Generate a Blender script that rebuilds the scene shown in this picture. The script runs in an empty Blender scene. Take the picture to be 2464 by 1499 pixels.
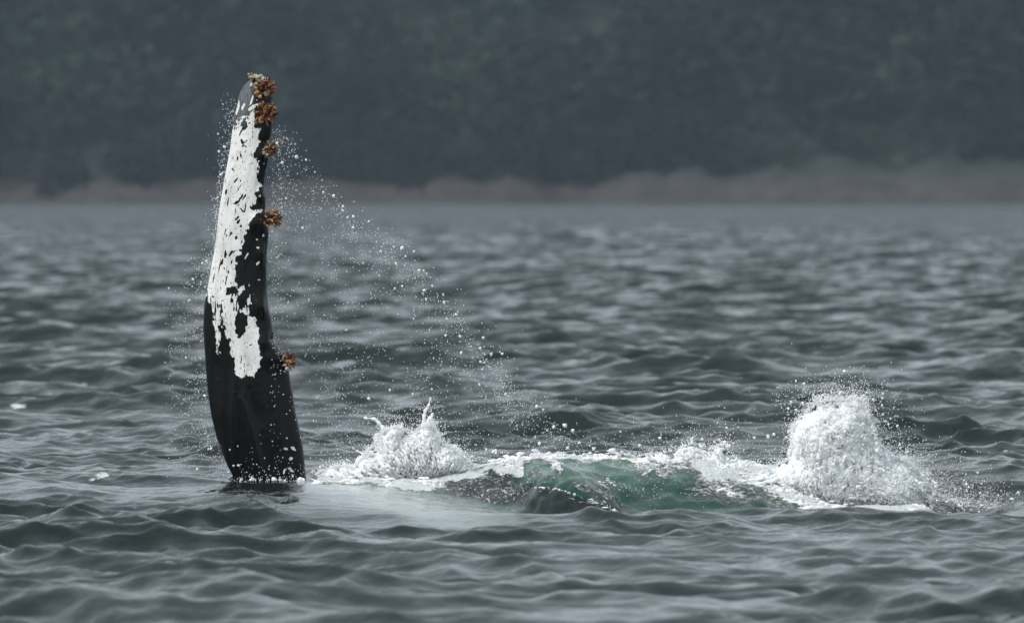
import bpy, math, random
import numpy as np
from mathutils import Vector

random.seed(7)
rng = np.random.default_rng(7)
S = bpy.context.scene
COL = S.collection

# ------------------------------------------------------------------ camera
CAM_H, FOCAL, PITCH = 2.80, 300.0, 0.01505
K = 36.0 / FOCAL                      # frame width as a tangent
cam = bpy.data.cameras.new('camera')
cam.lens, cam.sensor_width = FOCAL, 36.0
cam.clip_start, cam.clip_end = 0.5, 6000
cam.dof.use_dof = True
cam.dof.focus_distance = 79.6
cam.dof.aperture_fstop = 3.0
co = bpy.data.objects.new('camera', cam)
COL.objects.link(co)
co.location = (0, 0, CAM_H)
co.rotation_euler = (math.pi / 2 - PITCH, 0, 0)
S.camera = co

# ------------------------------------------------------------------ light
SUN_EL, SUN_AZ = math.radians(48), math.radians(-128)      # azimuth from +Y, clockwise: high, behind the camera to the left
w = bpy.data.worlds.new('World'); S.world = w; w.use_nodes = True
nt = w.node_tree
bg = nt.nodes['Background']
sky = nt.nodes.new('ShaderNodeTexSky'); sky.sky_type = 'NISHITA'
sky.sun_disc = False; sky.sun_elevation = SUN_EL; sky.sun_rotation = SUN_AZ
sky.air_density = 1.0; sky.dust_density = 4.0; sky.ozone_density = 1.5
hs = nt.nodes.new('ShaderNodeHueSaturation'); hs.inputs['Saturation'].default_value = 0.12
mx = nt.nodes.new('ShaderNodeMix'); mx.data_type = 'RGBA'
mx.inputs['Factor'].default_value = 0.72                    # an even cloud layer over the clear sky
mx.inputs['B'].default_value = (5.7, 6.42, 7.1, 1)
nt.links.new(sky.outputs[0], hs.inputs['Color'])
nt.links.new(hs.outputs[0], mx.inputs['A'])
nt.links.new(mx.outputs['Result'], bg.inputs['Color'])
bg.inputs['Strength'].default_value = 0.113
sl = bpy.data.lights.new('sun', 'SUN'); sl.energy = 2.6; sl.angle = math.radians(12); sl.color = (1, .97, .92)
so = bpy.data.objects.new('sun', sl); COL.objects.link(so)
sd = Vector((math.sin(SUN_AZ) * math.cos(SUN_EL), math.cos(SUN_AZ) * math.cos(SUN_EL), math.sin(SUN_EL)))
so.rotation_euler = sd.to_track_quat('Z', 'Y').to_euler()
S.view_settings.view_transform = 'Standard'
S.view_settings.look = 'None'
S.view_settings.exposure = 0.13
S.view_settings.gamma = 1.0
S.view_settings.use_curve_mapping = False
S.cycles.volume_bounces = 1
S.cycles.max_bounces = 8

# ------------------------------------------------------------------ helpers
def ray(px, py):
    """direction through a point of the photograph (2464 x 1499 scale)"""
    u = (np.asarray(px, float) - 1232) / 2464 * K
    v = (749.5 - np.asarray(py, float)) / 2464 * K
    return u / (1 + v * PITCH), (v - PITCH) / (1 + v * PITCH)
def at(px, py, Y):
    a, b = ray(px, py)
    return a * Y, CAM_H + b * Y
def spx(x): return np.asarray(x, float) * (2464 / 3806)     # photo pixels -> 2464 scale

def _h(ix, iy, iz, seed):
    n = (ix * 374761393 + iy * 668265263 + iz * 2147483647 + seed * 1274126177) & 0xffffffff
    n = ((n ^ (n >> 13)) * 1274126177) & 0xffffffff
    n = (n ^ (n >> 16)) & 0xffffffff
    return n / 4294967295.0 * 2 - 1
def noise(x, y, z=0.0, seed=0):
    x, y, z = np.broadcast_arrays(np.asarray(x, float), np.asarray(y, float), np.asarray(z, float))
    ix, iy, iz = np.floor(x).astype(np.int64), np.floor(y).astype(np.int64), np.floor(z).astype(np.int64)
    fx, fy, fz = x - ix, y - iy, z - iz
    fx, fy, fz = [f * f * f * (f * (f * 6 - 15) + 10) for f in (fx, fy, fz)]
    r = 0
    for a in (0, 1):
        for b in (0, 1):
            for c in (0, 1):
                r = r + _h(ix + a, iy + b, iz + c, seed) * (fx if a else 1 - fx) * (fy if b else 1 - fy) * (fz if c else 1 - fz)
    return r
def fbm(x, y, z=0.0, o=4, seed=0, g=.5):
    r, a, f = 0, 1.0, 1.0
    for i in range(o):
        r = r + a * noise(np.asarray(x) * f + i * 7.3, np.asarray(y) * f + i * 3.1, np.asarray(z) * f, seed + i)
        a *= g; f *= 2.03
    return r
def sstep(a, b, x):
    t = np.clip((x - a) / (b - a), 0, 1); return t * t * (3 - 2 * t)
def gauss(x, s): return np.exp(-(x / s) ** 2)

def poly_sd(px, py, poly):
    """signed distance (inside positive) of points to a polygon"""
    P = np.array(poly); Q = np.roll(P, -1, 0)
    best = np.full(px.shape, 1e9); ins = np.zeros(px.shape, bool)
    for (x0, y0), (x1, y1) in zip(P, Q):
        dx, dy = x1 - x0, y1 - y0
        t = np.clip(((px - x0) * dx + (py - y0) * dy) / (dx * dx + dy * dy + 1e-9), 0, 1)
        best = np.minimum(best, np.hypot(px - x0 - t * dx, py - y0 - t * dy))
        c = ((y0 > py) != (y1 > py)) & (px < dx * (py - y0) / (dy if abs(dy) > 1e-9 else 1e-9) + x0)
        ins ^= c
    return np.where(ins, best, -best)

def mesh_np(name, V, F, mat, smooth=True, attrs=None):
    """V (n,3), F (m,k) of one face size"""
    me = bpy.data.meshes.new(name)
    V = np.ascontiguousarray(V, dtype=np.float32); F = np.ascontiguousarray(F, dtype=np.int32)
    me.vertices.add(len(V)); me.vertices.foreach_set('co', V.ravel())
    m, k = F.shape
    me.loops.add(m * k); me.loops.foreach_set('vertex_index', F.ravel())
    me.polygons.add(m); me.polygons.foreach_set('loop_start', np.arange(0, m * k, k, dtype=np.int32))
    try: me.polygons.foreach_set('loop_total', np.full(m, k, dtype=np.int32))
    except Exception: pass
    me.update(calc_edges=True)
    if smooth: me.polygons.foreach_set('use_smooth', np.ones(m, dtype=bool))
    for n, a in (attrs or {}).items():
        a = np.asarray(a, dtype=np.float32)
        if a.ndim == 1:
            at_ = me.attributes.new(n, 'FLOAT', 'POINT'); at_.data.foreach_set('value', a)
        else:
            at_ = me.attributes.new(n, 'FLOAT_VECTOR', 'POINT'); at_.data.foreach_set('vector', a.ravel())
    me.validate()
    if mat: me.materials.append(mat)
    return me
def link(name, me, parent=None, **props):
    o = bpy.data.objects.new(name, me); COL.objects.link(o)
    if parent: o.parent = parent
    for k, v in props.items(): o[k] = v
    return o
def grid_faces(nr, nc, wrap=False):
    r = np.arange(nr - 1)[:, None]; c = np.arange(nc if wrap else nc - 1)[None, :]
    c2 = (c + 1) % nc
    return np.stack([r * nc + c, r * nc + c2, (r + 1) * nc + c2, (r + 1) * nc + c], -1).reshape(-1, 4)

class N:
    """tiny node helper"""
    def __init__(s, name):
        s.m = bpy.data.materials.new(name); s.m.use_nodes = True; s.t = s.m.node_tree
        s.p = s.t.nodes['Principled BSDF']; s.out = s.t.nodes['Material Output']
    def n(s, typ, **kw):
        x = s.t.nodes.new(typ)
        for k, v in kw.items():
            if k in x.inputs.keys() if isinstance(k, str) else False: x.inputs[k].default_value = v
            else: setattr(x, k, v)
        return x
    def l(s, a, b): s.t.links.new(a, b)
    def attr(s, name):
        x = s.n('ShaderNodeAttribute'); x.attribute_name = name; return x
    def coord(s, scale=(1, 1, 1), out='Object', rot=(0, 0, 0)):
        tc = s.n('ShaderNodeTexCoord'); mp = s.n('ShaderNodeMapping')
        mp.inputs['Scale'].default_value = scale; mp.inputs['Rotation'].default_value = rot
        s.l(tc.outputs[out], mp.inputs['Vector']); return mp.outputs[0]
    def noise(s, vec, scale=1, detail=4, rough=.5):
        x = s.n('ShaderNodeTexNoise'); x.inputs['Scale'].default_value = scale
        x.inputs['Detail'].default_value = detail; x.inputs['Roughness'].default_value = rough
        s.l(vec, x.inputs['Vector']); return x.outputs['Fac']
    def math(s, op, a, b=None, c=None, clamp=False):
        x = s.n('ShaderNodeMath'); x.operation = op; x.use_clamp = clamp
        for i, v in enumerate((a, b, c)):
            if v is None: continue
            if isinstance(v, (int, float)): x.inputs[i].default_value = v
            else: s.l(v, x.inputs[i])
        return x.outputs[0]
    def ramp(s, f, lo, hi, a=0., b=1.):
        x = s.n('ShaderNodeMapRange'); x.interpolation_type = 'SMOOTHSTEP'
        for k, v in (('From Min', lo), ('From Max', hi), ('To Min', a), ('To Max', b)): x.inputs[k].default_value = v
        s.l(f, x.inputs['Value']); return x.outputs[0]
    def mix(s, f, a, b):
        x = s.n('ShaderNodeMix'); x.data_type = 'RGBA'
        for k, v in (('Factor', f), ('A', a), ('B', b)):
            if isinstance(v, tuple): x.inputs[k].default_value = (*v, 1)
            elif isinstance(v, (int, float)): x.inputs[k].default_value = v
            else: s.l(v, x.inputs[k])
        return x.outputs['Result']
    def bump(s, h, dist, strength=1.0, nrm=None):
        x = s.n('ShaderNodeBump'); x.inputs['Distance'].default_value = dist; x.inputs['Strength'].default_value = strength
        s.l(h, x.inputs['Height'])
        if nrm is not None: s.l(nrm, x.inputs['Normal'])
        return x.outputs[0]
    def set(s, **kw):
        for k, v in kw.items():
            k = k.replace('_', ' ')
            i = s.p.inputs[k]
            if isinstance(v, tuple): i.default_value = (*v, 1) if len(v) == 3 and i.type == 'RGBA' else v
            elif isinstance(v, (int, float)): i.default_value = v
            else: s.l(v, i)
        return s

# ------------------------------------------------------------------ materials
def mat_water():
    m = N('sea_water')
    foam, aer, far = m.attr('foam').outputs['Fac'], m.attr('aeration').outputs['Fac'], m.attr('far').outputs['Fac']
    n1 = m.noise(m.coord((1, .5, 1), rot=(0, 0, .35)), 5.0, 4, .55)
    n2 = m.noise(m.coord((1, .6, 1), rot=(0, 0, -.5)), 15, 3, .55)
    h = m.math('ADD', n1, m.math('MULTIPLY', n2, .42))
    nrm = m.bump(h, .018, 1.0)
    # waves too small or too far for the sheet's own vertices
    nz = m.n('ShaderNodeTexNoise'); nz.inputs['Scale'].default_value = 1.15; nz.inputs['Detail'].default_value = 6; nz.inputs['Roughness'].default_value = .62
    m.l(m.coord((.8, 1, 1), rot=(0, 0, .3)), nz.inputs['Vector'])
    def vm(op, a, b):
        x = m.n('ShaderNodeVectorMath'); x.operation = op
        for i, v in enumerate((a, b)):
            if isinstance(v, tuple): x.inputs[i].default_value = v
            elif v is not None: m.l(v, x.inputs['Scale' if op == 'SCALE' and i == 1 else i])
        return x.outputs[0]
    sl_ = vm('MULTIPLY', vm('SUBTRACT', nz.outputs['Color'], (.5, .59, .5)), (2.0, 2.9, 0))
    nrm = vm('NORMALIZE', vm('ADD', nrm, vm('SCALE', sl_, far)), None)
    # foam: broken up by noise
    fn = m.noise(m.coord((1, .8, 1.8)), 19, 8, .70)
    f = m.ramp(m.math('ADD', foam, m.math('MULTIPLY', m.math('SUBTRACT', fn, .5), 1.3)), .40, .66)
    f = m.math('MULTIPLY', f, m.ramp(foam, .02, .14))
    nrm = m.bump(m.math('MULTIPLY', m.math('ADD', fn, .3), f), .07, 1.0, nrm)
    an = m.noise(m.coord((.8, .8, 2)), 5, 6, .62)
    a = m.math('ADD', aer, m.math('MULTIPLY', m.math('MULTIPLY', m.math('SUBTRACT', an, .5), .6), m.ramp(aer, .0, .3)))
    deep = m.mix(m.noise(m.coord((.2, .2, .2)), 1, 3), (.005, .011, .0105), (.009, .018, .0165))
    cr = m.n('ShaderNodeValToRGB'); m.l(a, cr.inputs[0]); e = cr.color_ramp.elements
    e[0].position = .12; e[0].color = (.009, .030, .020, 1); e[1].position = .98; e[1].color = (.42, .50, .47, 1)
    for p_, c_ in ((.32, (.009, .048, .030, 1)), (.55, (.022, .072, .048, 1)), (.78, (.085, .150, .118, 1))):
        q = e.new(p_); q.color = c_
    col = m.mix(m.ramp(a, .02, .14), deep, cr.outputs[0])
    milk = m.attr('milky').outputs['Fac']
    col = m.mix(milk, col, (.38, .43, .42))
    col = m.mix(f, col, m.mix(m.ramp(fn, .35, .65), (.70, .76, .76), (.86, .88, .89)))
    m.set(Base_Color=col, Roughness=m.math('ADD', .06, m.math('MULTIPLY', f, .45)), IOR=1.33, Normal=nrm)
    m.l(m.math('SUBTRACT', .5, m.math('MULTIPLY', f, .3)), m.p.inputs['Specular IOR Level'])
    return m.m
def mat_skin():
    m = N('whale_skin')
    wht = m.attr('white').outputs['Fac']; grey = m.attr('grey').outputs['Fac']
    st = m.noise(m.coord((1, 1, .22)), 60, 4, .65)
    big = m.noise(m.coord((1, 1, .5)), 14, 5, .6)
    e = m.math('ADD', m.math('MULTIPLY', m.math('SUBTRACT', st, .5), 1.25), m.math('MULTIPLY', m.math('SUBTRACT', big, .5), .5))
    f = m.ramp(m.math('ADD', wht, e), .42, .56)
    fl = m.noise(m.coord((1, 1, .38)), 95, 3, .5)
    f = m.math('MULTIPLY', f, m.ramp(fl, .625, .67, 1., .12))
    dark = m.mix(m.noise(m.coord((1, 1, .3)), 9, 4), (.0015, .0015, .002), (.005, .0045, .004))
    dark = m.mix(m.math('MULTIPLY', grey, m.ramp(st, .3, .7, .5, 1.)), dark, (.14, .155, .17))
    whitec = m.mix(m.ramp(m.noise(m.coord((1, 1, .35)), 8, 5), .45, .8), (.74, .74, .72), (.50, .52, .50))
    col = m.mix(f, dark, whitec)
    nrm = m.bump(m.math('ADD', m.noise(m.coord((1, 1, .5)), 40, 5), m.math('MULTIPLY', f, .35)), .004, .8)
    m.set(Base_Color=col, Roughness=m.math('ADD', .20, m.math('MULTIPLY', f, .3)), Specular_IOR_Level=.21, Normal=nrm)
    return m.m
def mat_foam():
    m = N('white_foam')
    n = m.noise(m.coord(), 45, 5, .7)
    n2 = m.noise(m.coord(), 9, 4, .6)
    col = m.mix(m.ramp(n2, .35, .7), (.82, .85, .86), (.90, .92, .93))
    m.set(Base_Color=col, Roughness=.42, Specular_IOR_Level=.5, Normal=m.bump(n, .012, .7))
    m.p.inputs['Subsurface Weight'].default_value = .7
    m.p.inputs['Subsurface Radius'].default_value = (1, 1, 1); m.p.inputs['Subsurface Scale'].default_value = .07
    return m.m
def mat_drop():
    m = N('water_drop')
    m.set(Base_Color=(.90, .92, .94), Roughness=.12, Specular_IOR_Level=.9, IOR=1.33)
    m.p.inputs['Transmission Weight'].default_value = .15
    return m.m
def mat_simple(name, a, b, scale=30, rough=.5, dist=.003, spec=.4):
    m = N(name)
    n = m.noise(m.coord(), scale, 5, .6)
    m.set(Base_Color=m.mix(m.ramp(n, .35, .65), a, b), Roughness=rough, Normal=m.bump(n, dist), Specular_IOR_Level=spec)
    return m.m
M_WATER, M_SKIN, M_FOAM, M_DROP = mat_water(), mat_skin(), mat_foam(), mat_drop()

# ------------------------------------------------------------------ the sea
# control lines read off the photograph (2464 scale): crest of the swell in front, crest of the water heaped over the whale
EDGE = np.array([(-400, 1175), (0, 1172), (150, 1165), (330, 1172), (480, 1165), (565, 1160), (740, 1164), (850, 1172), (950, 1190), (1050, 1205),
                 (1180, 1228), (1300, 1242), (1374, 1249), (1428, 1243), (1488, 1244), (1582, 1250), (1620, 1248), (1725, 1270), (1812, 1264),
                 (1917, 1252), (2015, 1244), (2111, 1250), (2189, 1256), (2300, 1250), (2464, 1236), (2900, 1236)], float)
CREST = np.array([(-400, 1150), (740, 1150), (900, 1148), (1020, 1150), (1100, 1135), (1200, 1114), (1300, 1097), (1380, 1102), (1500, 1103), (1650, 1106),
                  (1750, 1118), (1830, 1128), (1930, 1175), (2050, 1195), (2200, 1205), (2400, 1222), (2900, 1225)], float)
RIDGE_Y = np.array([(-400, 77.6), (800, 77.6), (1100, 76.4), (1400, 75.2), (2000, 75.2), (2464, 75.6), (2900, 76)], float)
def colpx(X, Y): return 1232 + X / Y / K * 2464
def lerp(tab, x): return np.interp(x, tab[:, 0], tab[:, 1])

def sculpt(X, Y):
    """large shape of the sea round the whale; returns height offset and how much the open-sea waves are held down"""
    p = 1232 + X / 79.0 / K * 2464                       # position along the frame, fixed to the world (X at 79 m)
    ry = lerp(RIDGE_Y, p)
    zr = at(1232, lerp(EDGE, p), ry)[1]
    zc = at(1232, lerp(CREST, p), 80.4)[1]
    act = sstep(900, 1300, p) * (1 - sstep(2250, 2550, p))    # where the water is heaped up
    tr = -.06 - .27 * act
    d = Y - ry
    ridge = np.where(d < 0, gauss(d, 2.6), 1 - sstep(0, 1.9, d))
    trough = np.where(d < 0, 0, sstep(0, 1.9, d))
    back = sstep(-2.1, 0, Y - 80.4)
    hump = np.where(Y < 80.4, back, gauss(Y - 80.4, 1.4))
    z = zr * ridge
    z = z + trough * (1 - hump) * tr * (Y < 80.4) + hump * zc * (.15 + .85 * sstep(1000, 1150, p))
    mx_ = (p - 1375) / np.where(p < 1375, 110, 95)
    z = z + .34 * np.exp(-np.abs(mx_) ** 3) * (.9 - .25 * np.clip(mx_, 0, 1)) * np.where(Y < 78.75, gauss(Y - 78.75, .42), gauss(Y - 78.75, .8))
    calm = np.exp(-((Y - 77.6) / 4.2) ** 4)
    calm = calm * (.25 + .55 * sstep(430, 600, p) + .2 * sstep(740, 800, p))
    calm = np.maximum(calm, .92 * sstep(1250, 1450, p) * (1 - sstep(2250, 2450, p)) * np.exp(-((Y - 76) / 5.6) ** 6))
    sh = sstep(620, 800, p) * (1 - sstep(1300, 1500, p))
    calm = np.maximum(calm, sh * np.exp(-((Y - 75.4) / 6.2) ** 6) * 1.12)
    return z, calm

DIR0 = math.radians(238)      # mean travel direction of the wind waves, from +X anticlockwise
def wave_set():
    W = []
    r = np.random.default_rng(21)
    for i in range(150):
        lam = 0.13 * (8.0 / 0.13) ** ((i + r.random()) / 150)
        spread = .50 if lam > 1.5 else .72 if lam > .5 else .95
        th = DIR0 + r.normal() * spread
        s = .031 if lam < .3 else .048 if lam < .6 else .047 * min(1, (1.3 / lam)) ** .62
        W.append((lam, th, s * lam / (2 * math.pi) * (.5 + 1.0 * r.random()), r.random() * 2 * math.pi))
    return W
WAVES = wave_set()
def waves(X, Y, res):
    Z = np.zeros_like(X); DX = np.zeros_like(X); DY = np.zeros_like(X)
    # slow modulation so that gusts make rougher and smoother patches
    g = np.clip(.85 + .45 * fbm(X / 2.6, Y / 6, 0, 3, 5), .25, 1.6)
    for lam, th, a, ph in WAVES:
        k = 2 * math.pi / lam
        att = sstep(1.9, 3.6, lam / res)
        rows = np.where(att.reshape(-1) > 0.003)[0]
        if len(rows) == 0: continue
        r1 = rows.max() + 1
        xs, ys, at_ = X[:r1], Y[:r1], att[:r1]
        c, s_ = math.cos(th), math.sin(th)
        arg = k * (xs * c + ys * s_) + ph
        A = a * at_ * g[:r1]
        sn, cs = np.sin(arg), np.cos(arg)
        Z[:r1] += A * sn
        q = .85
        DX[:r1] += q * A * cs * c; DY[:r1] += q * A * cs * s_
    return Z, DX, DY

FROTH = []
def build_sea():
    rows, y = [], 6.0
    def step(y):
        if y < 44: return .5
        if y < 66: return .095
        if y < 74: return .062
        if y < 83: return .040
        if y < 110: return .042 + (y - 83) * .0042
        return .19 * (y / 110) ** 1.7
    while y < 1235:
        rows.append(y); y += step(y)
    rows = np.array(rows)
    core = np.linspace(-.0645, .0645, 350)
    side = np.concatenate([np.linspace(.0655, .1, 24), np.geomspace(.108, 1.3, 20)])
    tan = np.concatenate([-side[::-1], core, side])
    Yg = np.repeat(rows[:, None], len(tan), 1)
    Xg = Yg * tan[None, :]
    st = np.gradient(rows)[:, None]
    Zw, DX, DY = waves(Xg, Yg, np.maximum(st * .72, .03))
    Zs, calm = sculpt(Xg, Yg)
    wv = 1 - .76 * calm
    Z = Zw * wv + Zs
    p = 1232 + Xg / 79.0 / K * 2464
    # choppy water on the heaped-up hump
    hump = np.exp(-((Yg - 80.0) / 1.5) ** 4) * sstep(1000, 1200, p) * (1 - sstep(2300, 2500, p))
    Z += hump * .030 * fbm(Xg * 2.6, Yg * 2.2, 0, 4, 11)
    rough = np.exp(-((Yg - 78.8) / .8) ** 4) * sstep(1150, 1260, p) * (1 - sstep(1480, 1540, p))
    Z += rough * .055 * (np.abs(fbm(Xg * 4.5, Yg * 2.5, 0, 4, 12)) - .25)
    fw = sstep(44, 52, Yg)
    V = np.stack([Xg + DX * wv * fw, Yg + DY * wv * fw, Z * (.3 + .7 * fw)], -1)
    # white water on the surface
    def patch(px, py, Y0, sx, sy, amp=1.):
        x0, _ = at(px, py, Y0); return amp * np.exp(-((Xg - x0) / sx) ** 2 - ((Yg - Y0) / sy) ** 2)
    foam = np.zeros_like(Xg); aer = np.zeros_like(Xg)
    n1 = fbm(Xg * 1.7, Yg * 1.2, 0, 4, 31)
    n2 = fbm(Xg * 4.5 + n1, Yg * 2.5 + n1 * 2, 0, 4, 37)
    j0, j1 = np.searchsorted(rows, 69), np.searchsorted(rows, 83.5)
    sub = np.s_[j0:j1, 30:-30]
    A, Bp = V[sub][..., 0] / V[sub][..., 1], (V[sub][..., 2] - CAM_H) / V[sub][..., 1]
    qx = 1232 + A / K * 2464 ; qy = 749.5 - (Bp + PITCH) / K * 2464
    YY = Yg[sub]; N1, N2 = n1[sub], n2[sub]
    wx, wy = qx + 9 * N2, qy + 5 * N1
    F_, A_ = np.zeros_like(qx), np.zeros_like(qx)
    def zone(poly, soft, val, kind, ymin=77.0, ymax=83):
        k = sstep(-soft, soft, poly_sd(wx, wy, poly)) * (YY > ymin) * (YY < ymax)
        tgt = F_ if kind == 'f' else A_
        np.copyto(tgt, tgt * (1 - k) + val * k)
    ZB_ = lambda *a: [((1750 + x / 2.738) * .6474, (1550 + y / 2.738) * .6474) for x, y in a]
    ZC_ = lambda *a: [((2600 + x / 2.498) * .6474, (1400 + y / 2.498) * .6474) for x, y in a]
    # green water of the hump: pale at the crest, deep green low on the right
    zone(ZB_((-600, 640), (0, 540), (400, 380), (800, 340), (1100, 380), (1700, 350), (2200, 300), (3200, 300), (4300, 600), (4300, 1200), (2600, 1200), (2000, 1000), (1500, 900), (900, 1000), (-200, 900)), 8, .34, 'a')
    zone(ZB_((500, 380), (900, 400), (1700, 400), (2300, 350), (2500, 600), (2000, 640), (1650, 660), (1200, 700), (950, 660), (700, 700), (520, 600)), 10, .70, 'a')
    zone(ZB_((1200, 600), (1700, 580), (1900, 700), (1500, 760)), 14, .52, 'a')
    zone(ZB_((1640, 720), (1900, 690), (2200, 720), (2500, 700), (2900, 850), (3100, 1000), (2600, 1100), (2100, 1000), (1500, 900)), 8, .27, 'a')
    zone(ZB_((-100, 560), (400, 600), (560, 660), (900, 720), (1250, 850), (1540, 1000), (1000, 1050), (400, 900), (-300, 850)), 6, .0, 'a')
    # foam
    zone([(750, 1130), (900, 1120), (1100, 1120), (1190, 1150), (1130, 1182), (1000, 1186), (930, 1176), (820, 1164), (756, 1160)], 6, .85, 'f')
    zone(ZB_((-500, 620), (0, 560), (200, 480), (400, 400), (560, 360), (570, 460), (545, 560), (560, 610), (430, 600), (300, 610), (180, 560), (40, 600), (-200, 700), (-500, 720)), 6, .92, 'f')
    zone(ZB_((570, 450), (640, 350), (820, 350), (880, 430), (930, 560), (880, 620), (815, 500), (740, 430), (650, 430), (600, 480)), 5, .80, 'f')
    zone(ZB_((600, 640), (600, 540), (700, 480), (740, 600), (880, 600), (860, 700), (740, 660)), 6, .50, 'f')
    zone(ZB_((860, 340), (1080, 380), (1500, 330), (1750, 360), (1700, 455), (1450, 430), (1250, 450), (1080, 438), (960, 430), (860, 420)), 4, .90, 'f')
    zone(ZB_((980, 640), (1120, 650), (1250, 720), (1450, 640), (1600, 700), (1700, 720), (1480, 760), (1520, 870), (1350, 880), (1180, 800), (1040, 720)), 8, .52, 'f')
    zone(ZB_((1000, 560), (1250, 620), (1600, 600), (1700, 560), (1500, 520), (1200, 560)), 16, .39, 'f')
    zone(ZB_((1640, 400), (2000, 380), (2500, 300), (2700, 560), (2400, 560), (2150, 560), (2000, 600), (1960, 690), (1850, 560), (1830, 690), (1740, 600), (1650, 520)), 8, .62, 'f')
    zone(ZB_((1900, 690), (2500, 620), (2700, 800), (2500, 860), (2200, 800)), 16, .40, 'f')
    zone(ZB_((1450, 700), (1900, 640), (2464, 620), (2900, 800), (2800, 960), (2300, 900), (1900, 800)), 34, .37, 'f')
    zone(ZB_((2200, 560), (2700, 600), (3000, 860), (2700, 880), (2350, 760)), 26, .58, 'f')
    zone(ZB_((-200, 640), (300, 600), (560, 650), (640, 760), (680, 820), (500, 900), (-100, 830), (-400, 760)), 8, .45, 'f')
    zone(ZB_((620, 745), (960, 730), (1240, 850), (1560, 1000), (1000, 1050), (640, 940)), 6, .12, 'f')
    zone(ZB_((940, 800), (1100, 850), (1300, 850), (1440, 930), (1300, 890), (1090, 880)), 4, .6, 'f')
    zone(ZC_((-50, 800), (300, 700), (700, 780), (1200, 700), (1900, 780), (2080, 960), (2060, 1130), (2250, 1330), (1500, 1330), (1000, 1280), (900, 1180), (700, 1140), (500, 1010), (300, 960), (60, 960)), 8, .86, 'f')
    zone(ZC_((400, 980), (560, 1000), (760, 1130), (900, 1180), (940, 1250), (760, 1240), (560, 1150), (380, 1080)), 12, .50, 'f')
    zone(ZC_((1880, 880), (2300, 830), (2700, 1000), (3050, 1230), (3000, 1300), (2200, 1300), (2080, 1200), (1960, 1100)), 10, .47, 'f')
    # the pale smooth sheet of aerated water pushed over the swell beside the fin
    k = sstep(-22, 30, poly_sd(wx, wy, [(700, 1140), (760, 1140), (960, 1160), (1120, 1200), (1240, 1232), (1250, 1250), (1200, 1270), (1130, 1285), (1040, 1272), (960, 1240), (880, 1212), (780, 1192), (715, 1176)])) * (YY < 79.6)
    milky = np.zeros_like(Xg); milky[sub] = k * (.80 + .12 * N1 + .1 * N2 - .42 * sstep(880, 1250, qx))
    A_[:] = A_ * (1 - k) + .22 * k
    k2 = sstep(-14, 30, poly_sd(wx, wy, [(700, 1166), (960, 1190), (1200, 1235), (1330, 1250), (1160, 1270), (900, 1190)])) * (YY < 79.0)
    foam[sub] = F_; aer[sub] = A_
    kk = np.where((F_.ravel() > .55) & (qx.ravel() > 700) & (qx.ravel() < 2460))[0]
    pr = np.random.default_rng(3).choice(kk, min(len(kk), 20000), replace=False)
    FROTH.append((V[sub].reshape(-1, 3)[pr], F_.ravel()[pr]))
    V[..., 2] += np.clip(foam, 0, 1) * (.030 * fbm(Xg * 7, Yg * 5, 0, 3, 39) + .02)
    # small whitecaps
    GX = 1232 + V[..., 0] / V[..., 1] / K * 2464; GY = 749.5 - ((V[..., 2] - CAM_H) / V[..., 1] + PITCH) / K * 2464
    for (px, py, sx, sy, a_) in ((40, 977, 22, 7, 1.0), (62, 980, 30, 3, .8), (905, 623, 20, 5, .95), (1650, 643, 45, 5, .75), (1560, 640, 14, 4, .7), (238, 1142, 30, 9, 1.0), (215, 1155, 18, 5, .9), (328, 1221, 18, 6, .85),
                                 (362, 1236, 20, 4, .7), (1745, 1410, 16, 5, .85), (1700, 1402, 9, 3, .8), (2420, 1085, 30, 3, .8), (1520, 590, 60, 5, .5), (2210, 1208, 14, 4, .5)):
        Y0 = -CAM_H / ray(px, py)[1]
        foam += a_ * np.exp(-((GX - px) / sx) ** 2 - ((GY - py) / sy) ** 2) * (abs(Yg - Y0) < .12 * Y0) * (.66 + .5 * n2)
    far = np.repeat(np.clip((st - .045) / .5, 0, 1) ** .5, Xg.shape[1], 1)
    attrs = dict(far=far.ravel(), milky=milky.ravel(), foam=np.clip(foam, 0, 1.2).ravel(), aeration=np.clip(aer, 0, 1).ravel())
    me = mesh_np('water', V.reshape(-1, 3), grid_faces(*Xg.shape), M_WATER, attrs=attrs)
    link('water', me, kind='structure', label='grey choppy sea water with dark wave faces and pale green patch')
    print('water verts', len(V.reshape(-1, 3)))
build_sea()

# ------------------------------------------------------------------ far shore: terrain, wood, air
def terrain_z(X, Y):
    sh = 1200 + 5 * fbm(X / 60, 0, 0, 3, 51) + 1.5 * noise(X / 9, 0, 0, 52)
    d = Y - sh
    rock = 3.5 + .7 * fbm(X / 11, 3.3, 0, 4, 53)
    rock = rock + .7 * gauss(X - at(1552, 0, 1205)[0], 2.2) + .6 * gauss(X - at(1880, 0, 1205)[0], 4.5)
    z = -1.0 + (rock + 1) * sstep(-2.5, 6, d) + np.clip(d - 6, 0, None) * .42
    z = np.where(d > 6, z + (4 * fbm(X / 40, Y / 40, 0, 4, 55)) * sstep(6, 50, d), z)
    z = z + .55 * sstep(-2.5, 1, d) * (1 - sstep(8, 16, d)) * fbm(X / 2.2, Y / 2.2, 0, 4, 57)
    top = 33 + 5 * fbm(X / 120, Y / 120, 0, 3, 58)
    return np.where(z > top, top + (z - top) * .06, z)
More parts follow.
